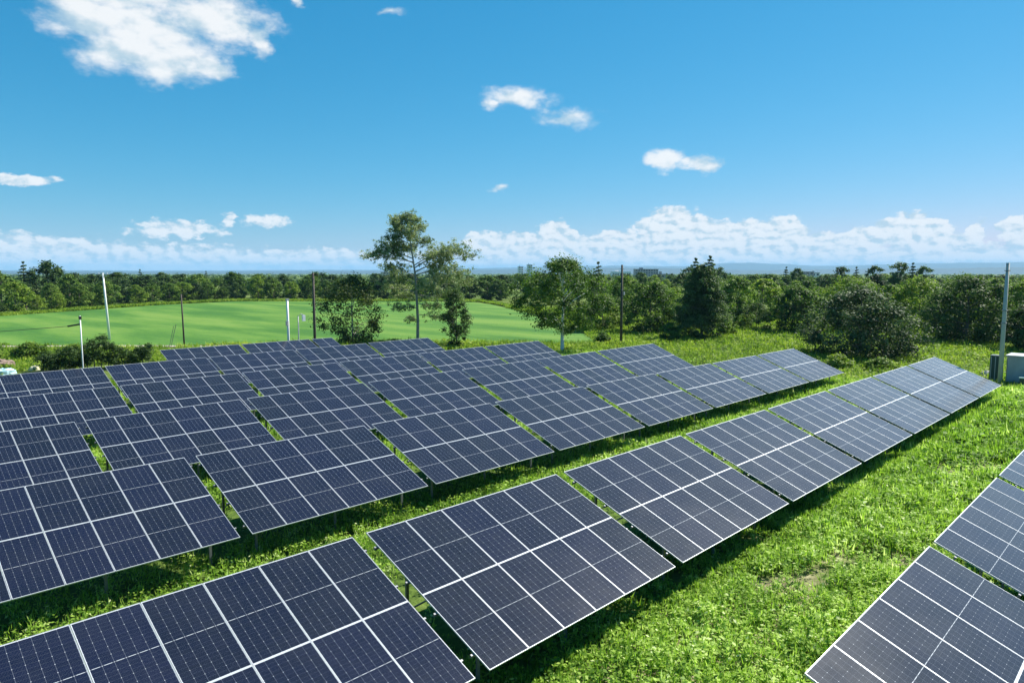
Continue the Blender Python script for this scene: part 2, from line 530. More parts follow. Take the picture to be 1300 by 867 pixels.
gx = axis(-30, 130, 1.0, 26000)
gy = axis(-40, 110, 1.0, 26000)
X, Y = np.meshgrid(gx, gy, indexing='ij')
Zg = ground_z(X, Y)
Zg = Zg + (fbm2(X, Y, 5.0, 3) - 0.5) * 0.10 * (np.hypot(X - 30, Y - 15) < 130)
ni, nj = X.shape
idx = np.arange(ni * nj).reshape(ni, nj)
Fq = np.stack([idx[:-1, :-1], idx[1:, :-1], idx[1:, 1:], idx[:-1, 1:]], -1).reshape(-1, 4)
ground = link('ground', npmesh('ground', np.stack([X, Y, Zg], -1).reshape(-1, 3), Fq, M_ground, smooth=True))
tag(ground, 'grassy ground of the solar farm and the plain beyond', 'ground', kind='structure')


def sheet(name, poly, m, dz, label, cat, step=3.0):
    """flat sheet following the ground inside a polygon"""
    import bmesh
    bm = bmesh.new()
    vs = [bm.verts.new((x, y, 0)) for x, y in poly]
    bm.faces.new(vs)
    x0, x1 = min(p[0] for p in poly), max(p[0] for p in poly)
    y0, y1 = min(p[1] for p in poly), max(p[1] for p in poly)
    for k in np.arange(math.floor(x0 / step) * step + step, x1, step):
        bmesh.ops.bisect_plane(bm, geom=bm.verts[:] + bm.edges[:] + bm.faces[:], plane_co=(k, 0, 0), plane_no=(1, 0, 0))
    for k in np.arange(math.floor(y0 / step) * step + step, y1, step):
        bmesh.ops.bisect_plane(bm, geom=bm.verts[:] + bm.edges[:] + bm.faces[:], plane_co=(0, k, 0), plane_no=(0, 1, 0))
    for v in bm.verts:
        v.co.z = gz(v.co.x, v.co.y) + dz
    bmesh.ops.recalc_face_normals(bm, faces=bm.faces[:])
    me = bpy.data.meshes.new(name)
    bm.to_mesh(me)
    bm.free()
    me.materials.append(m)
    if me.polygons and me.polygons[0].normal.z < 0:
        me.flip_normals()
    o = link(name, me)
    tag(o, label, cat, kind='structure')
    return o


FIELD = [(-22, 122), (7, 111), (19, 97), (33, 82), (44, 76), (56, 66), (66, 55), (74, 46.5), (82, 55), (93, 67), (105, 84), (118, 101), (131, 121), (142, 138),
         (149, 153), (146, 165), (122, 190), (99, 213), (71, 202), (50, 186), (30, 172), (11, 164), (-22, 158)]
sheet('crop_field', FIELD, M_field, 0.09, 'bright green crop field beyond the panel rows', 'field')
PATHP = [(-24, 122), (6, 107.5), (18, 93.5), (26, 86.5), (35, 77.5), (41, 74), (42, 75.3), (35.5, 79.2), (27, 88.6), (19, 96), (7, 110), (-23, 125)]
sheet('dirt_path', PATHP, M_path, 0.12, 'pale dirt track along the near edge of the crop field', 'path')


def hills(name, dist, profile, depth, m, label, seed):
    """a ridge standing far off: profile = [(azimuth deg, height)]"""
    azs = np.linspace(profile[0][0], profile[-1][0], 220)
    h = np.interp(azs, [p[0] for p in profile], [p[1] for p in profile])
    h = h * (1 + 0.25 * (fbm2(azs, azs * 0 + seed, 3.0, seed) - 0.5)) + 4
    prof = [(-1.0, 0.0), (-0.6, 0.45), (-0.25, 0.85), (0.0, 1.0), (0.3, 0.8), (1.0, 0.0)]
    V = []
    for a, hh in zip(np.radians(azs), h):
        for k, (t_, f_) in enumerate(prof):
            jit = 1 + 0.10 * (float(vnoise(a * 60, k * 7.0, 1.0, seed)) - 0.5)
            rr = dist + depth * t_
            V.append((math.cos(a) * rr, math.sin(a) * rr, -1.9 + hh * f_ * jit))
    n, k = len(azs), len(prof)
    ii = np.arange(n * k).reshape(n, k)
    F = np.stack([ii[:-1, :-1], ii[:-1, 1:], ii[1:, 1:], ii[1:, :-1]], -1).reshape(-1, 4)
    o = link(name, npmesh(name, np.array(V), F, m, smooth=True))
    tag(o, label, 'hills', kind='structure')


M_hill = simple('wooded_hillside', (0.028, 0.045, 0.035), 0.95, 0, 0.4, 0.004)
hills('hills', 9500, [(-20, 50), (5, 60), (9, 74), (14, 62), (20, 52), (26, 46), (31, 66), (36, 76), (42, 60), (48, 50), (56, 36), (66, 26), (80, 24), (100, 30)], 900, M_hill, 'low wooded hills on the horizon', 3)
hills('hills', 15500, [(-20, 120), (4, 190), (9, 215), (14, 200), (18, 150), (22, 170), (25.5, 225), (27.5, 200), (31, 160), (36, 170), (44, 130), (54, 80), (70, 60), (100, 60)], 2000, M_hill, 'faint blue mountain range behind the low hills', 9)

# haze: one closed box of even thin air
hb = MB().box((2000, 2000, 150 - 1), (52000, 52000, 304))
mh = bpy.data.materials.new('haze_air')
mh.use_nodes = True
th = NT(mh.node_tree)
ho = th.n('ShaderNodeOutputMaterial')
pv = th.n('ShaderNodeVolumePrincipled', {'Color': (0.36, 0.70, 1.0, 1), 'Density': 7e-5, 'Anisotropy': 0.0})
th.t.links.new(pv.outputs[0], ho.inputs['Volume'])
haze = hb.build('haze', mh)
tag(haze, 'thin blue summer haze over the whole plain', 'haze', kind='stuff')
mh.cycles.homogeneous_volume = True

# ------------------------------------------------------------------ solar tables
TILT = R(21.44)
SL = 4.58
COLP = 1.150


def panel_meshes():
    lip, th_ = 0.009, 0.035
    # glass top with uv
    w2, l2 = MODW / 2 - lip, MODL / 2 - lip
    zt = th_ - 0.004
    V = [(-w2, -l2, zt), (w2, -l2, zt), (w2, l2, zt), (-w2, l2, zt), (-w2, -l2, zt - 0.006), (w2, -l2, zt - 0.006), (w2, l2, zt - 0.006), (-w2, l2, zt - 0.006)]
    F = [(0, 1, 2, 3), (7, 6, 5, 4)]
    glass = npmesh('solar_panel', V, F, M_panel)
    uvl = glass.uv_layers.new(name='UVMap')
    for li, lp in enumerate(glass.loops):
        p = glass.vertices[lp.vertex_index].co
        uvl.data[li].uv = (p.x / MODW + 0.5, p.y / MODL + 0.5)
    b = MB()
    hw, hl = MODW / 2, MODL / 2
    for s in (-1, 1):
        b.box((s * (hw - lip / 2), 0, th_ / 2), (lip, MODL, th_))
        b.box((0, s * (hl - lip / 2), th_ / 2), (MODW - 2 * lip, lip, th_))
    frame = b.mesh('panel_frame', M_alu)
    return glass, frame


GLASS, PFRAME = panel_meshes()
TM = Matrix.Rotation(TILT, 4, 'X')


def table_proto(ncol, x, y, z, zc):
    """x,y,z = lower front corner of the module plane; zc = clearance over ground"""
    t = empty('solar_table', (x, y, z - zc))
    W = ncol * COLP
    ax = Vector((0, math.cos(TILT), math.sin(TILT)))
    nz = Vector((0, -math.sin(TILT), math.cos(TILT)))
    o0 = Vector((0, 0, zc))

    def P(u, s, n=0.0):
        return o0 + Vector((u, 0, 0)) + ax * s + nz * n
    for r in range(2):
        for c in range(ncol):
            pn = link('solar_panel', GLASS, t)
            pn.location = P((c + 0.5) * COLP - 0.006, 0.005 + (r + 0.5) * (MODL + 0.005), -0.035)
            pn.rotation_euler = (TILT, 0, 0)
            link('panel_frame', PFRAME, pn)
    # purlins along the row, poking a little out into the gap
    for s in (0.50, 1.75, 2.80, 4.08):
        b = MB()
        b.box(P(W / 2, s, -0.075), (W + 0.16, 0.045, 0.07), TM)
        b.build('purlin', M_galv, t)
    ux = [0.55, W / 2, W - 0.55] if ncol > 3 else [0.4, W - 0.4]
    for u in ux:
        b = MB()
        b.box(P(u, SL / 2, -0.155), (0.06, 4.0, 0.085), TM)
        b.build('rafter', M_galv, t)
        for s in (0.95, 3.6):
            top = P(u, s, -0.20)
            b = MB()
            h = top.z + 0.5
            b.box((top.x, top.y, top.z - h / 2), (0.075, 0.055, h))
            b.build('post', M_galv, t)
        a, bb = P(u, 2.3, -0.2), P(u, 3.6, -0.2)
        b = MB().tube([(u, a.y, a.z), (u, bb.y, max(0.25, bb.z - 1.3))], 0.022, 6)
        b.build('brace', M_galv, t)
    return t


def copy_tree(o, parent=None):
    c = o.copy()
    col.objects.link(c)
    if parent is not None:
        c.parent = parent
        c.matrix_parent_inverse = o.matrix_parent_inverse.copy()
    for ch in list(o.children):
        copy_tree(ch, c)
    return c


ORD = ['first', 'second', 'third', 'fourth', 'fifth', 'sixth', 'seventh', 'eighth']
TABLES = [  # per row: list of (x start, columns)
    [(10.78 + 7.28 * k, 6) for k in range(3)],
    [(2.25 + 7.278 * k, 6) for k in range(8)],
    [(2.46 + 7.278 * k, 6) for k in range(8)],
    [(1.48 + 7.278 * k, 6) for k in range(6)] + [(45.15, 7)],
    [(5.78 + 7.2 * k, 6) for k in range(6)],
    [(7.70 + 7.17 * k, 6) for k in range(5)],
    [(21.70, 6), (28.90, 6), (36.1, 2)],
]
ROWTXT = ['in the lower right row across the grass lane', 'in the long row bordering the grass lane',
          'in the second row back from the grass lane', 'in the third row back from the grass lane',
          'in the fourth row back from the grass lane', 'in the fifth row, behind the fourth',
          'in the short rearmost row beside the crop field']
protos = {}
for ri, row in enumerate(TABLES):
    y, z0, sl_ = ROWS[ri]
    n = len(row)
    for k, (x, nc) in enumerate(row):
        z = z0 + sl_ * (x + 3.4)
        if nc not in protos:
            t = table_proto(nc, x, y, z, CLEAR)
            protos[nc] = t
        else:
            t = copy_tree(protos[nc])
        t.location = (x, y, z - CLEAR)
        t.rotation_euler = (random.uniform(-.002, .002), -math.atan(sl_) + random.uniform(-.0012, .0012), 0)
        if k < n - 1:
            lab = f'{ORD[k]} solar table from the left visible {ROWTXT[ri]}'
        else:
            lab = f'solar table at the far right end {ROWTXT[ri].replace("in the", "of the", 1)}'
        if ri == 6 and k == 2:
            lab = 'narrow two column solar table ending the short rearmost row beside the shrubby tree'
        if ri == 3 and k == n - 1:
            lab = 'slightly wider solar table at the far right end of the third row back'
        tag(t, lab, 'solar table', 'tilted solar tables standing in rows')


# ------------------------------------------------------------------ vegetation: leaf cards
def unit(a):
    return a / np.maximum(np.linalg.norm(a, axis=-1, keepdims=True), 1e-9)


def cards(C, T, N, length, width):
    """diamond leaves: centre C, along T, normal N"""
    B = unit(np.cross(N, T))
    L = (np.asarray(length) / 2)[:, None]
    Wd = (np.asarray(width) / 2)[:, None]
    n = len(C)
    V = np.empty((n, 4, 3))
    V[:, 0] = C - T * L
    V[:, 1] = C + B * Wd - T * L * 0.1
    V[:, 2] = C + T * L
    V[:, 3] = C - B * Wd - T * L * 0.1
    F = np.arange(n * 4).reshape(n, 4)
    return V.reshape(-1, 3), F


def in_poly(x, y, poly):
    x = np.asarray(x)
    y = np.asarray(y)
    ins = np.zeros(len(x), bool)
    j = len(poly) - 1
    for i in range(len(poly)):
        xi, yi = poly[i]
        xj, yj = poly[j]
        c = ((yi > y) != (yj > y)) & (x < (xj - xi) * (y - yi) / (yj - yi + 1e-12) + xi)
        ins ^= c
        j = i
    return ins


BARE = [(22.7, -2.4, 0.95), (36.2, -2.2, 1.7), (20.1, -2.0, 0.8), (19.3, -1.2, 0.6), (38.5, -3.2, 1.0), (23.8, -3.4, .7), (21.2, -2.2, .6)]


def ground_cover(name, x, y, hgt, rad, per, lsize, m, label, seed, upright=0.35):
    """tufts at x,y, each of `per` leaves"""
    r = np.random.default_rng(seed)
    n = len(x)
    base = ground_z(x, y)
    cx = np.repeat(x, per)
    cy = np.repeat(y, per)
    cb = np.repeat(base, per)
    ch = np.repeat(hgt, per)
    cr = np.repeat(rad, per)
    ls = np.repeat(lsize, per)
    N = n * per
    a = r.uniform(0, 2 * np.pi, N)
    q = np.sqrt(r.uniform(0, 1, N))
    hz = r.uniform(0.15, 1.0, N) ** 0.7
    px = cx + np.cos(a) * q * cr
    py = cy + np.sin(a) * q * cr
    pz = cb + ch * hz * (1 - 0.35 * q * q)
    up = r.uniform(0, 1, N) < upright
    out = np.stack([np.cos(a), np.sin(a), np.zeros(N)], 1)
    T = np.where(up[:, None], out * r.uniform(0.1, 0.7, N)[:, None] + np.array([0, 0, 1.0]),
                 out + np.stack([r.normal(0, .4, N), r.normal(0, .4, N), r.normal(-0.05, .35, N)], 1))
    T = unit(T)
    Nn = unit(np.stack([r.normal(0, .26, N), r.normal(0, .26, N), np.ones(N)], 1) + out * 0.15)
    Nn = np.where(up[:, None], unit(out + r.normal(0, .4, (N, 3))), Nn)
    Nn = unit(Nn - T * np.sum(Nn * T, 1, keepdims=True))
    ln = ls * r.uniform(0.7, 1.3, N) * np.where(up, 2.0, 1.0)
    wd = ls * np.where(up, 0.22, 0.62) * r.uniform(0.8, 1.2, N)
    V, F = cards(np.stack([px, py, pz], 1), T, Nn, ln, wd)
    tint = np.repeat(0.08 + 0.7 * fbm2(x, y, 1.3, seed) + 0.5 * (fbm2(x, y, 6.0, seed + 5) - 0.5) + r.normal(0, .15, n), per) + r.normal(0, 0.20, N)
    o = link(name, npmesh(name, V, F, m, tint=np.clip(tint, 0, 1)))
    tag(o, label, 'grass', kind='stuff')


def scatter(x0, x1, y0, y1, n):
    return rng.uniform(x0, x1, n), rng.uniform(y0, y1, n)


def thin(x, y, keep):
    k = rng.uniform(0, 1, len(x)) < keep
    return x[k], y[k]


def bare_mask(x, y):
    s = np.ones(len(x))
    for bx, by, br in BARE:
        dd = np.hypot((x - bx) / 1.5, y - by) / br
        s *= np.clip((dd - 0.3) / 1.0, 0.10, 1)
    return s


# lane between the two nearest rows
xs, ys = scatter(6, 74, -12.5, 1.8, 60000)
dist = np.hypot(xs - 0.5, ys + 9.4)
keep = np.clip(26.0 / np.maximum(dist, 18), 0.18, 1) * bare_mask(xs, ys) * np.where((ys > 0.4) & (xs < 60), 0.5, 1)
xs, ys = thin(xs, ys, keep)
dist = np.hypot(xs - 0.5, ys + 9.4)
hg = (0.08 + 0.22 * fbm2(xs, ys, 2.3, 11) + 0.62 * fbm2(xs, ys, 0.9, 12) ** 1.6 + 0.25 * (rng.uniform(0, 1, len(xs)) ** 6)) * np.where(ys > -0.5, 0.6, 1.0) * np.where(dist > 45, 1.25, 1)
ground_cover('lane_grass', xs, ys, hg, rng.uniform(0.10, 0.22, len(xs)) * np.clip(dist / 24, 1, 2.0), 13,
             rng.uniform(0.085, 0.17, len(xs)) * np.clip(dist / 22, 0.9, 2.4), L_grass, 'bright green weedy grass filling the lane between the panel rows', 21, 0.42)
# strips between the other rows
xs, ys = scatter(-2, 64, 1.5, 58, 95000)
ph = np.min(np.abs(ys[:, None] - (_ry[None, :] - 0.9)), axis=1)
keep = np.where(ph < 2.9, 1.0, 0.12) * np.clip(28.0 / np.hypot(xs - 0.5, ys + 9.4), 0.3, 1)
xs, ys = thin(xs, ys, keep)
dist = np.hypot(xs - 0.5, ys + 9.4)
hg = 0.16 + 0.25 * fbm2(xs, ys, 2.0, 31) + 0.40 * fbm2(xs, ys, 0.8, 32) ** 1.5
ground_cover('row_grass', xs, ys, hg, rng.uniform(0.12, 0.25, len(xs)) * np.clip(dist / 24, 1, 1.8), 12,
             rng.uniform(0.08, 0.14, len(xs)) * np.clip(dist / 24, 0.9, 2.0), L_grass, 'green grass and weeds in the narrow strips between the panel rows', 22, 0.45)
# rough meadow beyond the row ends and round the site
xs, ys = scatter(-20, 135, -30, 120, 60000)
fx = in_poly(xs, ys, FIELD) | in_poly(xs, ys, PATHP)
site = (xs < 62) & (ys < 54) & (ys > -14)
hidden = (np.degrees(np.arctan2(ys + 9.4, xs - 0.5)) > 86) | (np.degrees(np.arctan2(ys + 9.4, xs - 0.5)) < 2)
nearhedge = (np.abs(xs - 19.5) < 6.5) & (ys > 56) & (ys < 69)
ok = ~(fx | site | hidden | nearhedge)
xs, ys = xs[ok], ys[ok]
_e = np.array([(-22, 160), (11, 165.5), (30, 173.5), (50, 188), (71, 204), (99, 215), (122, 192), (146, 167), (152, 153), (133, 121), (107, 84)], float)
_k = rng.integers(0, len(_e) - 1, 5200)
_f = rng.uniform(0, 1, 5200)[:, None]
_p = _e[_k] * (1 - _f) + _e[_k + 1] * _f
_v = unit(_p - np.array([0.5, -9.4])) * rng.uniform(-0.5, 6.5, 5200)[:, None]
xs = np.concatenate([xs, (_p + _v)[:, 0]])
ys = np.concatenate([ys, (_p + _v)[:, 1]])
dist = np.hypot(xs - 0.5, ys + 9.4)
hg = (0.35 + 0.65 * fbm2(xs, ys, 6.0, 41) ** 1.2) * np.where((xs < 45) & (ys > 60), 0.5, 1.0)
ground_cover('meadow_grass', xs, ys, hg, rng.uniform(0.35, 0.7, len(xs)), 13, rng.uniform(0.22, 0.36, len(xs)) * np.clip(dist / 75, .8, 1.6), L_meadow,
             'tall yellow green meadow weeds beyond the ends of the panel rows', 23, 0.4)


# ------------------------------------------------------------------ trees
def limb_tubes(b, paths):
    for pts, r0, r1, n in paths:
        k = len(pts)
        b.tube(pts, [r0 + (r1 - r0) * i / (k - 1) for i in range(k)], n, cap=False)


def bez(a, c, d_, n=5):
    return [a * (1 - t) ** 2 + c * 2 * t * (1 - t) + d_ * t * t for t in [i / n for i in range(n + 1)]]


def crown_cards(cent, rad, flat, per, lsize, r, droop=0.0, tvar=0.14, aspect=0.6, upbias=0.7, ctint=None):
    """clumps: centres (k,3) with radii; leaves on and in every clump"""
    k = len(cent)
    per = np.broadcast_to(per, (k,)).astype(int)
    ci = np.repeat(np.arange(k), per)
    N = len(ci)
    dirs = unit(r.normal(0, 1, (N, 3)))
    rr = r.uniform(0, 1, N) ** 0.45
    rr = rr * (1 + 0.25 * r.normal(0, 1, N))
    off = dirs * (rr * rad[ci])[:, None]
    off[:, 2] *= flat
    P = cent[ci] + off
    Nn = unit(dirs * 0.8 + np.array([0, 0, upbias]) + r.normal(0, .45, (N, 3)))
    T = r.normal(0, 1, (N, 3)) + np.array([0, 0, -droop])
    T = unit(T - Nn * np.sum(T * Nn, 1, keepdims=True))
    ln = lsize * r.uniform(0.65, 1.35, N)
    V, F = cards(P, T, Nn, ln, ln * aspect)
    ct = r.uniform(0.2, 0.8, k) if ctint is None else ctint
    tint = np.clip(ct[ci] + r.normal(0, tvar, N), 0, 1)
    return V, F, tint


def broadleaf_meshes(H, RR, seed, leafm, barkm, lsize=0.3, nc=60, per=60, base=0.2, top=0.5, tr=0.18, rc=0.19, wob=0.3, fork=True):
    """returns crown mesh and trunk mesh; RR = crown radius"""
    r = np.random.default_rng(seed)
    cz0 = H * base
    ch = H - cz0
    cent, rad = [], []
    lob = [(r.uniform(0, 2 * np.pi), r.uniform(0.75, 1.15)) for _ in range(5)]
    while len(cent) < nc:
        t = r.uniform(0, 1)
        # crown profile: widest at 'top' fraction
        prof = math.sin(math.pi * min(1, max(0, (t ** (math.log(0.5) / math.log(top)))))) ** 0.55 if 0 < t < 1 else 0
        a = r.uniform(0, 2 * np.pi)
        lobf = 1 + wob * 0.5 * (math.cos(a * 2 + lob[0][0]) * 0.5 + math.cos(a * 3 + lob[1][0] + t * 4) * 0.5)
        q = r.uniform(0.1, 1) ** 0.42
        R_ = RR * prof * lobf * q * (1 - rc * 0.6)
        cent.append((math.cos(a) * R_, math.sin(a) * R_, cz0 + ch * (0.04 + 0.92 * t)))
        rad.append(RR * rc * r.uniform(0.7, 1.45))
    cent = np.array(cent)
    rad = np.array(rad)
    V, F, tint = crown_cards(cent, rad, 0.75, per, lsize, r)
    crown = npmesh('crown', V, F, leafm, tint=tint)
    b = MB()
    tk = [Vector((0, 0, -0.3))]
    for i in range(1, 7):
        f = i / 6
        tk.append(Vector((r.normal(0, .05) * H * .12 * f, r.normal(0, .05) * H * .12 * f, f * H * 0.86)))
    limb_tubes(b, [(tk, tr, tr * 0.18, 8)])
    sel = r.permutation(nc)[:min(nc, 16)]
    for i in sel:
        c = Vector(cent[i])
        f = min(0.8, max(0.16, (c.z - 0.25 * math.hypot(c.x, c.y)) / H / 0.86 * 0.8))
        j = f * 6
        a0 = tk[int(j)].lerp(tk[min(6, int(j) + 1)], j - int(j))
        mid = a0.lerp(c, 0.5) + Vector((0, 0, 0.06 * H))
        limb_tubes(b, [(bez(a0, mid, c), tr * 0.42 * (1 - f * 0.5), tr * 0.08, 5)])
    trunk = b.mesh('trunk', barkm, smooth=True)
    return crown, trunk


def conifer_meshes(H, RR, seed, leafm, barkm, lsize=0.3, tiers=16, perb=24, base=0.06, ragged=0.25):
    r = np.random.default_rng(seed)
    cent, rad, ct = [], [], []
    b = MB()
    limb_tubes(b, [([Vector((0, 0, -0.3)), Vector((0, 0, H * 0.5)), Vector((0.03 * H * r.normal(0, .3), 0, H * 0.97))], 0.022 * H, 0.004 * H, 8)])
    for k in range(tiers):
        f = k / (tiers - 1)
        z = H * (base + (0.97 - base) * f ** 0.92)
        L = RR * (1 - f) ** 0.8 * (1 + ragged * r.normal(0, .5)) + 0.04 * RR
        nb = max(4, int(11 * (1 - f) + 4))
        a0 = r.uniform(0, 6.28)
        for j in range(nb):
            a = a0 + j * 6.283 / nb + r.normal(0, .12)
            Lj = L * (1 + ragged * r.normal(0, .6))
            tip = Vector((math.cos(a) * Lj, math.sin(a) * Lj, z - 0.22 * Lj + 0.05 * H * r.normal(0, .25)))
            if Lj > 0.25 * RR and j % 2 == 0:
                limb_tubes(b, [([Vector((0, 0, z)), Vector((0, 0, z)).lerp(tip, .5) + Vector((0, 0, .02 * H)), tip], 0.005 * H, 0.001 * H, 4)])
            ns = max(2, int(Lj / RR * 5 + 1))
            tone = r.uniform(0.2, 0.8)
            for s in range(ns):
                g = (s + 0.7) / ns
                cent.append((tip.x * g, tip.y * g, z + (tip.z - z) * g))
                rad.append((0.16 + 0.10 * (1 - g)) * Lj * 0.9 + 0.10)
                ct.append(tone * 0.6 + 0.35 * g)
    cent = np.array(cent)
    V, F, tint = crown_cards(cent, np.array(rad), 0.5, perb, lsize, r, droop=0.5, aspect=0.42, upbias=0.9, ctint=np.array(ct))
    return npmesh('crown', V, F, leafm, tint=tint), b.mesh('trunk', barkm, smooth=True)


def airy_meshes(seed):
    """tall open crowned tree, 17.4 m, with rising limbs and fine silvery leaf sprays"""
    r = np.random.default_rng(seed)
    b = MB()
    tk = [Vector((0, 0, -0.3)), Vector((0.1, 0, 3)), Vector((0.0, 0.05, 6)), Vector((-0.15, 0.1, 9)), Vector((-0.45, 0.35, 12)), Vector((-0.75, 0.6, 14.5)), Vector((-1.1, 0.8, 17.0))]
    limb_tubes(b, [(tk, 0.23, 0.03, 9)])
    right = Vector((math.sin(YAW), -math.cos(YAW), 0))
    fwd = Vector((math.cos(YAW), math.sin(YAW), 0))
    cent, rad, ct = [], [], []

    def spray(p, n, sp, rr, tone):
        for _ in range(n):
            cent.append(p + Vector((r.normal(0, sp), r.normal(0, sp), r.normal(0, sp * 0.7))))
            rad.append(rr * r.uniform(0.6, 1.3))
            ct.append(np.clip(tone + r.normal(0, .16), 0, 1))
    # start height, reach to the right of the view, reach in depth, rise, fullness
    limbs = [(15.8, .5, .3, 1.2, .8), (15.4, -1.3, .4, 1.5, 1), (14.8, 1.2, -.5, 1.3, 1), (14.4, -2.0, -.6, 1.3, 1.1), (13.8, 1.7, .7, 1.5, 1), (13.2, -2.3, .5, 1.7, 1.1),
             (12.8, .8, -1.4, 1.6, 1), (12.4, -2.9, -.8, 1.2, 1), (12.0, 2.2, .6, 1.0, .9), (11.6, -3.6, .8, .9, 1), (11.0, -1.4, 1.8, 1.2, .9), (10.5, -4.6, -.4, 1.1, 1.1), (10.0, -6.2, .4, 1.2, 1.1),
             (9.6, 3.8, .8, 2.0, 1), (9.3, 5.2, -.6, 2.4, 1.1), (8.8, 6.6, .2, 2.3, 1.2), (8.4, 4.2, 1.4, 1.0, 1), (8.2, -4.4, 1.0, 1.2, 1), (7.8, 5.6, -1.2, .8, 1.1), (7.4, -3.2, -1.6, .9, .9),
             (7.0, 6.2, .6, .3, 1), (6.6, 3.0, -1.8, .4, .9), (6.2, -4.2, .6, .7, .9), (5.8, 4.8, 1.0, -.3, .9), (5.2, -2.8, 1.2, .4, .8), (4.8, 3.2, -.8, -.5, .8), (4.2, -2.6, -.8, .1, .7), (3.4, 2.6, .4, -.5, .7), (2.6, -1.7, .3, .1, .5)]
    for (z, sx, sy, lift, full) in limbs:
        f = (z + 0.3) / 17.3 * 6
        k = min(5, int(f))
        a0 = tk[k].lerp(tk[k + 1], f - k)
        tip = a0 + right * sx * r.uniform(.92, 1.08) + fwd * sy * 2.2 + Vector((0, 0, lift * .8))
        mid = a0.lerp(tip, 0.45) + Vector((0, 0, 0.30 * lift + 0.1))
        pts = bez(a0, mid, tip, 7)
        L = (tip - a0).length
        limb_tubes(b, [(pts, 0.035 + 0.010 * L, 0.012, 5)])
        ns = int((5 + L * 2.2) * full)
        tone = r.uniform(.25, .65)
        for _ in range(ns):
            g = r.uniform(0.25, 1.0)
            q = a0 * (1 - g) ** 2 + mid * 2 * g * (1 - g) + tip * g * g
            dirn = (tip - a0).normalized() * .5 + right * r.normal(0, .5) + fwd * r.normal(0, .7) + Vector((0, 0, r.uniform(-.25, .8)))
            e = q + dirn.normalized() * L * r.uniform(.14, .34)
            limb_tubes(b, [([q, q.lerp(e, .5) + Vector((0, 0, .05)), e], 0.022, 0.007, 4)])
            for h in (.55, .85, 1.05):
                spray(q.lerp(e, h), 2, .40, .40, tone)
        spray(tip, 3, .22, .36, tone)
    V, F, tint = crown_cards(np.array(cent), np.array(rad), 0.8, 22, 0.19, r, aspect=0.6, upbias=0.6, ctint=np.array(ct))
    return npmesh('crown', V, F, L_larch, tint=tint), b.mesh('trunk', M_barkpale, smooth=True)


RV_ = (math.sin(YAW), -math.cos(YAW))


def plant(name, crown, trunk, x, y, rz, s, label, cat, group=None, sz=1.0):
    o = empty(name, (x, y, gz(x, y) - 0.02), rz)
    o.scale = (s, s, s * sz)
    link('crown', crown, o)
    if trunk is not None:
        link('trunk', trunk, o)
    tag(o, label, cat, group)
    return o


c_, t_ = airy_meshes(5)
plant('broadleaf_tree', c_, t_, 58.0, 64.7, 0, 1.0, 'tallest tree, airy with silvery open crown rising well above the horizon', 'tree')
c_, t_ = broadleaf_meshes(8.9, 5.8, 14, L_olive, M_barkpale, 0.27, 100, 90, 0.02, 0.45, 0.13, 0.19, 0.7)
plant('broadleaf_tree', c_, t_, 50.3, 68.4, 0.4, 1.0, 'ragged olive green tree with bare pale stems just left of the tallest airy tree', 'tree')
c_, t_ = broadleaf_meshes(7.4, 2.1, 15, L_dark, M_bark, 0.22, 80, 95, 0.0, 0.40, 0.10, 0.28, 0.5)
plant('broadleaf_tree', c_, t_, 57.7, 56.4, 0, 1.0, 'slim dark upright young tree just right of the tallest airy tree', 'tree')
c_, t_ = broadleaf_meshes(10.9, 5.9, 16, L_mid, M_birch, 0.25, 200, 95, 0.19, 0.47, 0.24, 0.15, 0.4)
plant('birch_tree', c_, t_, 61.7, 42.4, 1.0, 1.0, 'white trunked birch with dense dark green crown behind the panel rows', 'tree')
c_, t_ = broadleaf_meshes(10.6, 4.2, 17, L_con, M_bark, 0.24, 260, 80, -0.02, 0.27, 0.2, 0.15, 0.35)
c2_, t2_ = conifer_meshes(11.8, 2.7, 18, L_con, M_bark, 0.22, 20, 34, 0.25, 0.3)
cf_ = plant('conifer_tree', c_, t_, 86.7, 38.6, 0, 1.0, 'broad dark cone shaped evergreen with twin pale tips among the shrubs', 'tree')
for dx_ in (-1.05, 0.9):
    q_ = link('leader', c2_, cf_, (RV_[0] * dx_, RV_[1] * dx_, 0 if dx_ > 0 else -0.3))
c_, t_ = broadleaf_meshes(7.4, 6.4, 18, L_sheen, M_bark, 0.26, 230, 105, -0.03, 0.36, 0.22, 0.15, 0.3)
plant('bush', c_, t_, 80.6, 16.2, 0, 1.0, 'huge dark rounded bush between the ends of the two long panel rows', 'bush')
c_, t_ = broadleaf_meshes(8.6, 6.6, 19, L_dark, M_bark, 0.30, 190, 95, -0.02, 0.42, 0.25, 0.155, 0.35)
plant('broadleaf_tree', c_, t_, 106.5, 11.5, 0, 1.0, 'large dark spreading tree behind the concrete pole at the right', 'tree')
c_, t_ = broadleaf_meshes(9.0, 4.6, 27, L_mid, M_bark, 0.30, 130, 95, 0.0, 0.5, 0.2, 0.17, 0.4)
plant('broadleaf_tree', c_, t_, 112.0, 13.6, 0, 1.0, 'dull green tree topping the large dark spreading tree by the pole', 'tree')

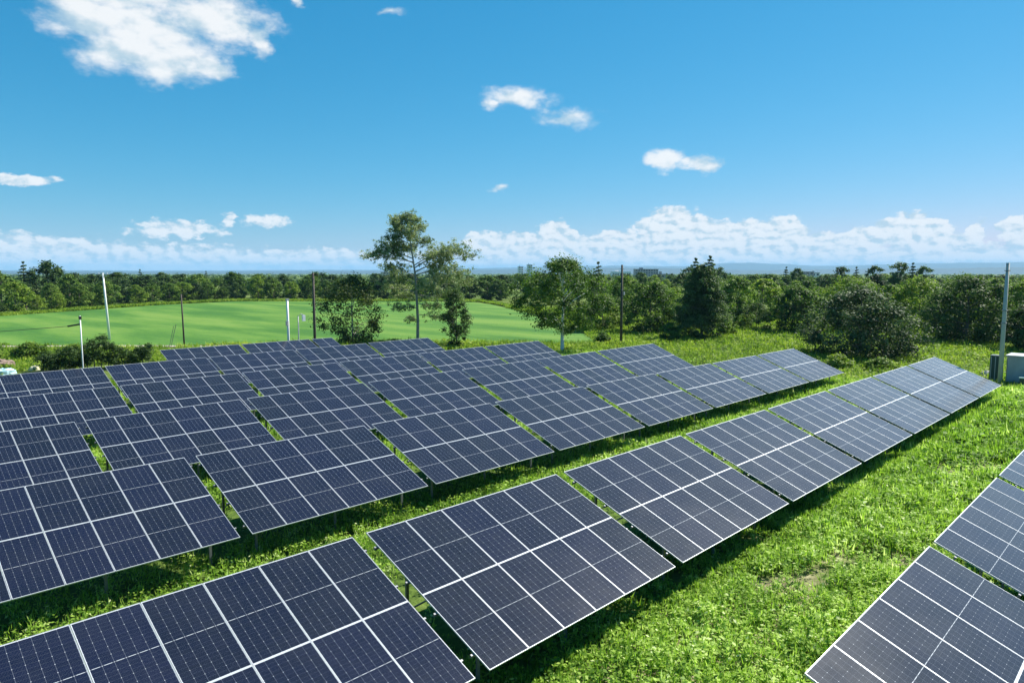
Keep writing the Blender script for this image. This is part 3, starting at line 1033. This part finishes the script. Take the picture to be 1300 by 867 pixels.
# clipped hedge with a raised rounded middle, left
r_ = np.random.default_rng(40)
hc, hr = [], []
hdir = Vector((math.sin(YAW + 0.5), -math.cos(YAW + 0.5), 0))
for i in range(230):
    s = r_.uniform(-4.9, 4.4)
    hh = 1.9 + 0.25 * math.sin(s * 1.7) + (1.35 * math.exp(-((s + 0.1) / 1.25) ** 2))
    dd = r_.normal(0, .55)
    hc.append((hdir.x * s - hdir.y * dd, hdir.y * s + hdir.x * dd, r_.uniform(0.2, 1.0) * hh))
    hr.append(r_.uniform(0.32, 0.55))
V, F, tint = crown_cards(np.array(hc), np.array(hr), 0.85, 80, 0.17, r_)
hb_ = MB()
for i in range(16):
    s = -4.6 + i * 0.59
    hb_.tube([(hdir.x * s, hdir.y * s, -0.2), (hdir.x * s + .05, hdir.y * s, 0.7), (hdir.x * s - .08, hdir.y * s + .1, 1.2)], [0.05, .04, .02], 6)
plant('hedge', npmesh('crown', V, F, L_dark, tint=tint), hb_.mesh('stems', M_bark), 20.4, 66.4, 0, 1.0,
      'low dark hedge with a raised round middle behind the left panel rows', 'hedge')
bpy.data.objects['hedge'].children[1].name = 'stem'

# named shrubs and trees of the right-hand wood: (x, y, height, radius, leaf, seed, label)
NEAR = [
 (89.9, 57.9, 5.7, 4.4, L_light, 'pale yellow green shrub right behind the birch', 'shrub'),
 (90.2, 49.2, 7.9, 5.6, L_mid, 'round mid green tree between the wooden pole and the dark conifer', 'tree'),
 (103.5, 63.7, 8.6, 5.4, L_mid, 'leafy tree showing above the shrubs behind the wooden pole', 'tree'),
 (107.9, 44.1, 8.5, 4.3, L_mid, 'tall soft green tree just right of the dark conifer', 'tree'),
 (105.7, 39.7, 4.6, 3.0, L_dark, 'dark low shrub in front of the soft green tree right of the conifer', 'shrub'),
 (105.3, 33.9, 7.4, 4.2, L_mid, 'rounded tree left of the huge dark bush', 'tree'),
 (115.0, 6.5, 8.8, 4.8, L_mid, 'green tree at the right edge of the photo behind the grey cabinet', 'tree'),
 (117.2, 19.8, 8.4, 5.6, L_light, 'light green tree showing above the right shoulder of the huge dark bush', 'tree'),
 (123.0, 31.8, 8.6, 5.8, L_light, 'wide light green tree above the top of the huge dark bush', 'tree'),
 (112.0, 26.8, 7.6, 5.0, L_mid, 'mid green tree rising right behind the huge dark bush', 'tree'),
 (93.5, 38.4, 2.8, 1.6, L_light, 'small yellow green shrub at the right foot of the dark conifer', 'shrub'),
 (80.8, 40.0, 2.4, 1.6, L_mid, 'small grey green shrub at the left foot of the dark conifer', 'shrub'),
 (96.2, 15.8, 4.0, 2.4, L_light, 'light leafy shrub at the right flank of the huge dark bush', 'shrub'),
 (72.6, 44.8, 1.5, 1.2, L_mid, 'low shrub at the foot of the wooden pole', 'shrub'),
 (98.0, 47.5, 4.4, 3.4, L_dark, 'dark shaded shrub behind the left side of the dark conifer', 'shrub'),
 (17.4, 80.0, 1.6, 1.9, L_light, 'pale weedy bush behind the debris heap at far left', 'shrub'),
 (21.0, 77.6, 1.3, 1.6, L_light, 'low pale bush between the debris heap and the dark hedge', 'shrub'),
 (14.0, 84.5, 1.4, 2.2, L_mid, 'mid green bush at the far left near the dirt path', 'shrub'),
 (69.4, 14.4, 1.3, 1.5, L_light, 'bright weedy shrub at the left foot of the huge dark bush', 'shrub'),
 (71.6, 11.2, 1.1, 1.7, L_light, 'low bright weedy shrub before the huge dark bush', 'shrub'),
 (99.5, 3.4, 6.4, 3.6, L_dark, 'dark tree behind the grey cabinet', 'tree'),
]
for i, (x, y, h, rr, lm, lab, cat) in enumerate(NEAR):
    big = h > 5
    c_, t_ = broadleaf_meshes(h, rr, 60 + i, lm, M_bark, 0.32 if big else 0.24, 120 if big else 50, 85, -0.02 if not big else 0.02, 0.42, 0.12 if big else 0.05, 0.18 if big else 0.25, 0.4)
    plant('broadleaf_tree' if cat == 'tree' else 'shrub', c_, t_, x, y, random.uniform(0, 6), 1.0, lab, cat)

# prototypes for the woods farther off (unit: metres, 9 m tall)
FARB = {}
for nm, lm in (('mid', L_mid), ('light', L_light), ('dark', L_dark)):
    FARB[nm] = [broadleaf_meshes(9.0, 4.2, 200 + k * 7 + 0, lm, M_bark, 0.46, 85, 55, -0.02, 0.40 + 0.06 * k, 0.16, 0.20, 0.45) for k in range(3)]
FARC = [conifer_meshes(11.0, 2.9, 300 + k, L_con, M_bark, 0.44, 14, 16, 0.06, 0.28) for k in range(2)]
PINE = [broadleaf_meshes(11.0, 3.0, 320 + k, L_con, M_bark, 0.46, 60, 55, 0.22, 0.5, 0.18, 0.24, 0.5) for k in range(2)]


def far_tree(kind, x, y, h, wide, label, group):
    if kind == 'conifer':
        c, t = random.choice(FARC)
        s = h / 11.0
        nm = 'conifer_tree'
    elif kind == 'pine':
        c, t = random.choice(PINE)
        s = h / 11.0
        nm = 'pine_tree'
    else:
        c, t = random.choice(FARB[kind])
        s = h / 9.0
        nm = 'broadleaf_tree'
    o = plant(nm, c, t, x, y, random.uniform(0, 6.28), s * wide, label, 'tree', group, 1.0 / wide)
    return o


KTXT = {'mid': 'mid green leafy tree', 'light': 'light green leafy tree', 'dark': 'dark green leafy tree', 'conifer': 'dark pointed conifer', 'pine': 'dark flat topped pine'}


def place_wood(pts, wtxt, group):
    for kind, x, y, h, wide in pts:
        far_tree(kind, x, y, h, wide, f'{KTXT[kind]} {wtxt}', group)


# wood beyond the far edge of the field
edge_pts = [(-22, 166), (11, 171), (30, 178), (50, 193), (71, 209), (99, 221), (122, 201), (143, 180), (156, 165), (162, 150)]
seg = np.array(edge_pts, float)
sl_len = np.hypot(*(seg[1:] - seg[:-1]).T)
cum = np.concatenate([[0], np.cumsum(sl_len)])
out = []
for layer, (off, step) in enumerate(((5, 5.6), (15, 7.0), (30, 9.0))):
    s = random.uniform(0, 3)
    while s < cum[-1]:
        i = int(np.searchsorted(cum, s, 'right') - 1)
        i = min(i, len(sl_len) - 1)
        f = (s - cum[i]) / sl_len[i]
        p = seg[i] * (1 - f) + seg[i + 1] * f
        v = p - np.array([0.5, -9.4])
        v = v / np.hypot(*v)
        p = p + v * (off + random.uniform(-2.5, 4))
        azd = math.degrees(math.atan2(p[1] + 9.4, p[0] - 0.5))
        u = random.random()
        if layer == 0:
            kind = ('light' if u < 0.65 else 'mid' if u < 0.92 else 'dark') if azd > 66 else ('mid' if u < 0.55 else 'dark' if u < 0.8 else 'light')
            h = random.uniform(3.2, 7.2) if azd > 66 else random.uniform(5.0, 8.8)
        elif layer == 1:
            kind = 'mid' if u < 0.4 else 'dark' if u < 0.8 else 'pine'
            h = random.uniform(6.2, 9.6) if azd > 52 else random.uniform(5.8, 8.4)
        else:
            kind = ('conifer' if u < 0.3 else 'pine' if u < 0.65 else 'dark') if azd > 66 else ('pine' if u < 0.2 else 'dark' if u < .7 else 'mid')
            h = random.uniform(8.6, 12.4) if azd > 66 else random.uniform(8.2, 10.8) if azd > 52 else random.uniform(7.0, 8.8)
        out.append((kind, p[0], p[1], h, random.uniform(0.95, 1.35) if kind in FARB else random.uniform(0.85, 1.15)))
        s += step * random.uniform(0.75, 1.3)
place_wood(out, 'in the wood beyond the far edge of the crop field', 'trees beyond the crop field')

# wood to the right, filling back to the horizon
taken = [(x, y, rr) for x, y, h, rr, *_ in NEAR] + [(86.7, 38.6, 4), (80.6, 16.2, 6.4), (106.5, 11.5, 6.6), (112, 13.6, 4.5)]
out = []
tries = 0
while len(out) < 150 and tries < 20000:
    tries += 1
    a = R(random.uniform(3, 46))
    dd = 100 + 330 * random.random() ** 1.3
    x, y = 0.5 + math.cos(a) * dd, -9.4 + math.sin(a) * dd
    azd = math.degrees(a)
    mind = 112 if azd < 33.5 else 150 if azd < 36 else 185
    if dd < mind:
        continue
    sp = 4.6 if dd < 200 else 7.5
    if any((x - tx) ** 2 + (y - ty) ** 2 < (sp * 0.5 + tr * 0.55) ** 2 for tx, ty, tr in taken):
        continue
    u = random.random()
    if dd < 190:
        kind = 'light' if u < 0.42 else 'mid' if u < 0.85 else 'dark'
        h = random.uniform(4.2, 8.2)
    else:
        kind = 'mid' if u < 0.35 else 'dark' if u < 0.6 else 'pine' if u < 0.85 else 'light'
        h = random.uniform(6.5, 9.2) if kind != 'pine' else random.uniform(7.5, 9.8)
    taken.append((x, y, sp))
    out.append((kind, x, y, h, random.uniform(0.95, 1.4) if kind in FARB else random.uniform(0.9, 1.2)))
place_wood(out, 'in the wood right of the birch stretching back to the horizon', 'trees of the right hand wood')
# dark trees standing against the sky on the right
for k, (azd, dd, h) in enumerate([(23.0, 240, 10.4), (22.2, 246, 10.0), (19.2, 230, 10.6), (18.2, 236, 10.2), (16.9, 232, 10.8), (15.4, 228, 11.8), (14.6, 226, 11.2), (13.8, 230, 10.6), (30.2, 230, 10.6), (29.4, 226, 10.4), (28.6, 232, 10.6), (27.8, 236, 10.3)]):
    far_tree('pine' if k % 3 else 'conifer', 0.5 + math.cos(R(azd)) * dd, -9.4 + math.sin(R(azd)) * dd, h + 0.9, 1.0,
             'dark evergreen standing out against the blue hills in the right hand wood', 'dark evergreens on the right skyline')
far_tree('conifer', 0.5 + math.cos(R(37.4)) * 150, -9.4 + math.sin(R(37.4)) * 150, 11.6, 1.1, 'single dark pointed conifer rising between the birch and the wooden pole', None)
far_tree('pine', 0.5 + math.cos(R(39.0)) * 170, -9.4 + math.sin(R(39.0)) * 170, 10.6, 0.7, 'small dark pine peeping above the wood just right of the birch', None)

# farther woods reading as one mass
r_ = np.random.default_rng(77)
n = 2600
a = np.radians(r_.uniform(-8, 100, n))
dd = 450 + 2600 * r_.uniform(0, 1, n) ** 1.6
x, y = 0.5 + np.cos(a) * dd, -9.4 + np.sin(a) * dd
hh = r_.uniform(4.0, 8.2, n)
cent = np.stack([x, y, -1.4 + hh * 0.62], 1)
V, F, tint = crown_cards(cent, hh * 0.62, 0.75, 26, 2.2, r_)
fw = link('distant_wood', npmesh('distant_wood', V, F, L_dark, tint=tint))
tag(fw, 'dark distant woods on the plain below the hills', 'wood', kind='stuff')


# ------------------------------------------------------------------ poles, cables, cabinet, debris
def pole(name, x, y, h, r0, r1, m, label, lean=(0, 0), cat='utility pole'):
    o = empty(name, (x, y, gz(x, y)))
    b = MB().tube([(0, 0, -0.4), (lean[0] * .5, lean[1] * .5, h * .5), (lean[0], lean[1], h)], [r0, (r0 + r1) / 2, r1], 12)
    b.build('shaft', m, o, smooth=True)
    tag(o, label, cat)
    return o


RIGHTV = Vector((math.sin(YAW), -math.cos(YAW), 0))
# white concrete pole in the field, leaning a little
p = pole('utility_pole', 29.7, 96.5, 9.2, 0.17, 0.11, M_white, 'white leaning concrete pole rising behind the dark hedge', tuple(-RIGHTV.xy * 0.45))
b = MB()
b.box((-RIGHTV.x * .45, -RIGHTV.y * .45, 9.0), (1.5, 0.09, 0.09), Matrix.Rotation(YAW - math.pi / 2 + .3, 4, 'Z'))
b.build('crossarm', M_galv, p)
for s in (-.55, .1, .6):
    MB().tube([(-RIGHTV.x * .45 + RIGHTV.x * s, -RIGHTV.y * .45 + RIGHTV.y * s, 9.04), (-RIGHTV.x * .45 + RIGHTV.x * s, -RIGHTV.y * .45 + RIGHTV.y * s, 9.25)], [.05, .035], 8).build('insulator', M_white, p)
# thin wooden pole with a low leaning stay
p = pole('utility_pole', 33.3, 79.6, 6.6, 0.11, 0.08, M_wood, 'thin dark wooden pole standing by the dirt path at the left', tuple(-RIGHTV.xy * 0.12))
MB().tube([(-RIGHTV.x * 1.7, -RIGHTV.y * 1.7, 0), (-RIGHTV.x * .9, -RIGHTV.y * .9, 2.9)], 0.035, 6).build('stay', M_galv, p)
MB().tube([(-RIGHTV.x * 1.9, -RIGHTV.y * 1.9, 0), (-RIGHTV.x * 1.2, -RIGHTV.y * 1.2, 2.7)], 0.03, 6).build('stay', M_galv, p)
# thin white service pole in front of the hedge
p = pole('service_pole', 14.1, 46.4, 6.35, 0.05, 0.04, M_white, 'thin white service pole with a black cable in front of the hedge')
MB().box((0, 0, 6.2), (0.16, 0.14, 0.22)).build('bracket', M_black, p)
MB().tube([(-RIGHTV.x * 0.02, -RIGHTV.y * .02, 5.75), (-RIGHTV.x * 0.9, -RIGHTV.y * .9, 5.60)], 0.06, 8).build('cable_clamp', M_black, p)
# white post with a smaller post carrying a box
p = pole('metering_post', 34.3, 55.0, 6.7, 0.13, 0.11, M_white, 'stout white metering post behind the short rearmost panel row', cat='post')
MB().box((0, 0, 6.75), (0.3, 0.22, 0.2)).build('cap_box', M_grey, p)
MB().box((-.16, -.12, 4.4), (0.22, 0.2, 0.5)).build('meter_box', M_grey, p)
p = pole('instrument_post', 35.2, 54.6, 5.1, 0.06, 0.05, M_grey, 'thinner grey post with a hooked box beside the stout white post', cat='post')
MB().tube([(0, 0, 5.1), (RIGHTV.x * .25, RIGHTV.y * .25, 5.3), (RIGHTV.x * .55, RIGHTV.y * .55, 5.2)], .045, 8).build('arm', M_grey, p)
MB().box((RIGHTV.x * .55, RIGHTV.y * .55, 4.9), (0.28, 0.22, 0.6)).build('box', M_white, p)
# dark wooden poles
p = pole('utility_pole', 37.9, 56.2, 9.4, 0.16, 0.11, M_wood, 'dark wooden pole at the end of the short rearmost panel row')
MB().box((0, 0, 9.2), (0.9, 0.08, 0.09), Matrix.Rotation(YAW - math.pi / 2, 4, 'Z')).build('crossarm', M_wood, p)
p788 = pole('utility_pole', 71.4, 41.1, 10.1, 0.17, 0.12, M_wood, 'dark wooden pole right of the birch behind the second panel row')
for z in (9.6, 7.0, 6.1):
    MB().box((0, 0, z), (0.34, 0.34, 0.06)).build('band', M_galv, p788)
MB().box((0.12, -0.22, 6.6), (0.22, 0.18, 0.4)).build('junction_box', M_grey, p788)
p1272 = pole('utility_pole', 66.6, 1.15, 9.9, 0.18, 0.12, M_conc, 'grey concrete pole standing against the grey cabinet at right')
for z in (9.3, 6.2, 5.2):
    MB().box((0, 0, z), (0.36, 0.36, 0.06)).build('band', M_galv, p1272)


def cable(a, bpt, sag, r, label):
    a, bpt = Vector(a), Vector(bpt)
    pts = []
    for i in range(25):
        f = i / 24
        pts.append(a.lerp(bpt, f) - Vector((0, 0, sag * 4 * f * (1 - f))))
    o = MB().tube(pts, r, 6).build('cable', M_black)
    tag(o, label, 'cable')


g1, g2 = gz(66.6, 1.15), gz(71.4, 41.1)
cable((66.6, 1.33, g1 + 6.2), (71.4, 40.93, g2 + 7.0), 0.7, 0.016, 'upper thin cable strung between the concrete pole and the wooden pole')
cable((66.6, 1.33, g1 + 5.2), (71.4, 40.93, g2 + 6.1), 0.8, 0.016, 'lower thin cable strung between the concrete pole and the wooden pole')
g3 = gz(14.1, 46.4)
cable((14.1 - RIGHTV.x * .9, 46.4 - RIGHTV.y * .9, g3 + 5.60), (-12.0, 50.0, g3 + 5.4), 0.25, 0.018, 'thin black cable running left from the thin white service pole')

# grey equipment cabinet at the right edge
gc = gz(69, 0) - 0.02
o = empty('equipment_cabinet', (67.4, -1.2, gc))
MB().box((1.1, 0, 0.15), (2.5, 4.6, 0.4)).build('plinth', M_conc, o)
MB().box((1.1, 0, 1.45), (2.2, 4.2, 2.2)).build('body', M_grey, o)
MB().box((1.1, 0, 2.59), (2.4, 4.4, 0.08)).build('roof', M_grey, o)
for k in range(3):
    d_ = MB().box((-0.02, 1.4 - k * 1.4, 1.42), (0.03, 1.3, 1.95)).build('door', M_grey, o)
    MB().box((-0.05, 1.4 - k * 1.4 - .5, 1.4), (0.03, 0.05, 0.22)).build('handle', M_black, d_)
    MB().tube([(-0.03, 1.4 - k * 1.4 + .68, 0.5), (-0.03, 1.4 - k * 1.4 + .68, 2.35)], 0.03, 6).build('door_post', M_galv, o)
tag(o, 'large grey steel equipment cabinet on a concrete plinth at right', 'cabinet')
o = empty('louvred_cabinet', (67.5, 1.75, gc))
MB().box((0.5, 0, 1.32), (1.0, 0.60, 2.4)).build('body', M_dkgreen, o)
for k in range(4):
    MB().box((-0.012, -0.21 + 0.14 * k, 1.32), (0.03, 0.05, 2.2)).build('louvre', M_grey if k % 2 else M_dkgreen, o)
MB().box((0.5, 0, 0.06), (1.0, 0.6, 0.14)).build('plinth', M_conc, o)
tag(o, 'narrow dark green cabinet with upright slats beside the grey cabinet', 'cabinet')
o = empty('storage_bin', (65.6, -1.2, gc))
MB().box((0.5, 0, 0.62), (0.9, 1.9, 0.9)).build('bin_body', M_dkgreen, o)
MB().box((0.5, 0, 1.10), (1.0, 2.0, 0.07)).build('lid', simple('pale_teal_plastic', (0.22, 0.36, 0.34), 0.4, 0, .08, 3), o)
for sx in (.15, .85):
    for sy in (-.8, .8):
        MB().box((sx, sy, 0.08), (0.1, 0.1, 0.2)).build('foot', M_black, o)
tag(o, 'dark green storage bin with pale teal lid before the grey cabinet', 'bin')


def crumple(name, x, y, rx, ry, h, m, label, cat, seed, n=18, z0=0.0, group=None):
    """a closed crumpled heap, thicker in the middle"""
    r = np.random.default_rng(seed)
    V, F = [], []
    for i in range(n + 1):
        for j in range(n):
            ph = i / n * math.pi / 2
            a = j / n * 2 * math.pi
            k = 1 + 0.35 * (float(vnoise(a * 2.2 + seed, ph * 3, 1.0, seed)) - .5) + r.normal(0, .035)
            V.append((math.cos(a) * math.sin(ph) * rx * k, math.sin(a) * math.sin(ph) * ry * k, max(-.05, math.cos(ph) ** 0.8 * h * k)))
    for i in range(n):
        for j in range(n):
            F.append((i * n + j, (i + 1) * n + j, (i + 1) * n + (j + 1) % n, i * n + (j + 1) % n))
    F.append(tuple(n * n + j for j in range(n)))
    o = link(name, npmesh(name, V, F, m), None, (x, y, gz(x, y) + z0))
    tag(o, label, cat, group)
    return o


crumple('tarpaulin', 13.0, 68.4, 1.1, 0.8, 0.5, simple('pale_blue_tarpaulin', (0.42, 0.62, 0.68), 0.45, 0, .15, 2), 'crumpled pale blue tarpaulin at the left edge behind the panels', 'tarpaulin', 5)
crumple('debris_heap', 13.6, 74.0, 1.2, 1.0, 0.8, simple('brown_rubble', (0.22, 0.16, 0.13), 0.95, 0, .5, 5, .5), 'brown heap of debris behind the blue tarpaulin', 'heap', 6)
crumple('sack', 15.6, 69.3, 0.45, 0.3, 0.42, simple('cream_sack', (0.62, 0.60, 0.42), 0.8, 0, .1, 4), 'small cream sack lying right of the blue tarpaulin', 'sack', 7)
crumple('concrete_lump', 74.0, 3.4, 0.55, 0.45, 0.5, M_conc, 'pale concrete lump lying behind the end of the long front row', 'concrete lump', 8)


# ------------------------------------------------------------------ far town
M_wallw = simple('white_render', (0.78, 0.78, 0.76), 0.7, 0, .05, 1)
M_wallr = simple('pinkish_render', (0.42, 0.34, 0.33), 0.7, 0, .08, 1)
M_wallb = simple('beige_render', (0.50, 0.44, 0.36), 0.7, 0, .08, 1)
M_win = simple('dark_window_glass', (0.05, 0.06, 0.08), 0.15, 0, .1, 1)
M_roof = simple('slate_roof', (0.13, 0.13, 0.15), 0.6, 0, .1, 1)


def building(azd, dd, wd, dp, h, m, label, floors, cols_, roofm=M_roof):
    x, y = 0.5 + math.cos(R(azd)) * dd, -9.4 + math.sin(R(azd)) * dd
    o = empty('building', (x, y, gz(x, y)), R(azd) + 0.25)
    MB().box((0, 0, h / 2), (dp, wd, h)).build('wall', m, o)
    MB().box((0, 0, h + 0.25), (dp + .8, wd + .8, 0.5)).build('roof', roofm, o)
    MB().box((dp * .1, wd * .2, h + 1.5), (dp * .3, wd * .15, 2.4)).build('roof_house', m, o)
    for f in range(floors):
        for c in range(cols_):
            MB().box((-dp / 2, (c + .5) / cols_ * wd - wd / 2, (f + .55) * h / floors), (0.3, wd / cols_ * .55, h / floors * .5)).build('window', M_win, o)
    tag(o, label, 'building')


building(43.0, 1500, 10, 10, 27, M_wallw, 'white tower block on the horizon left of the birch', 6, 2)
building(43.75, 1520, 10, 10, 23, M_wallw, 'lower white block beside the white tower left of the birch', 5, 2)
building(33.6, 1100, 36, 12, 15, M_wallr, 'pinkish apartment block on the horizon between wooden pole and conifer', 4, 9)
building(35.6, 1300, 34, 16, 11.5, M_wallw, 'long low white hall on the horizon right of the wooden pole', 1, 8, M_wallw)
building(32.2, 620, 13, 10, 8.0, M_wallb, 'grey roofed house just left of the dark conifer on the skyline', 2, 4)
building(21.9, 900, 24, 12, 10.5, M_wallr, 'reddish house block on the skyline above the huge dark bush', 3, 5)
building(21.0, 940, 9, 9, 9.6, M_wallw, 'small white house beside the reddish block on the skyline', 2, 2)
building(28.0, 1300, 40, 14, 8.8, M_wallw, 'pale low works hall on the skyline right of the conifer', 1, 8)
building(54.5, 1000, 18, 12, 10.4, M_wallb, 'pale block peeping over the wood left of the tallest tree', 3, 4)
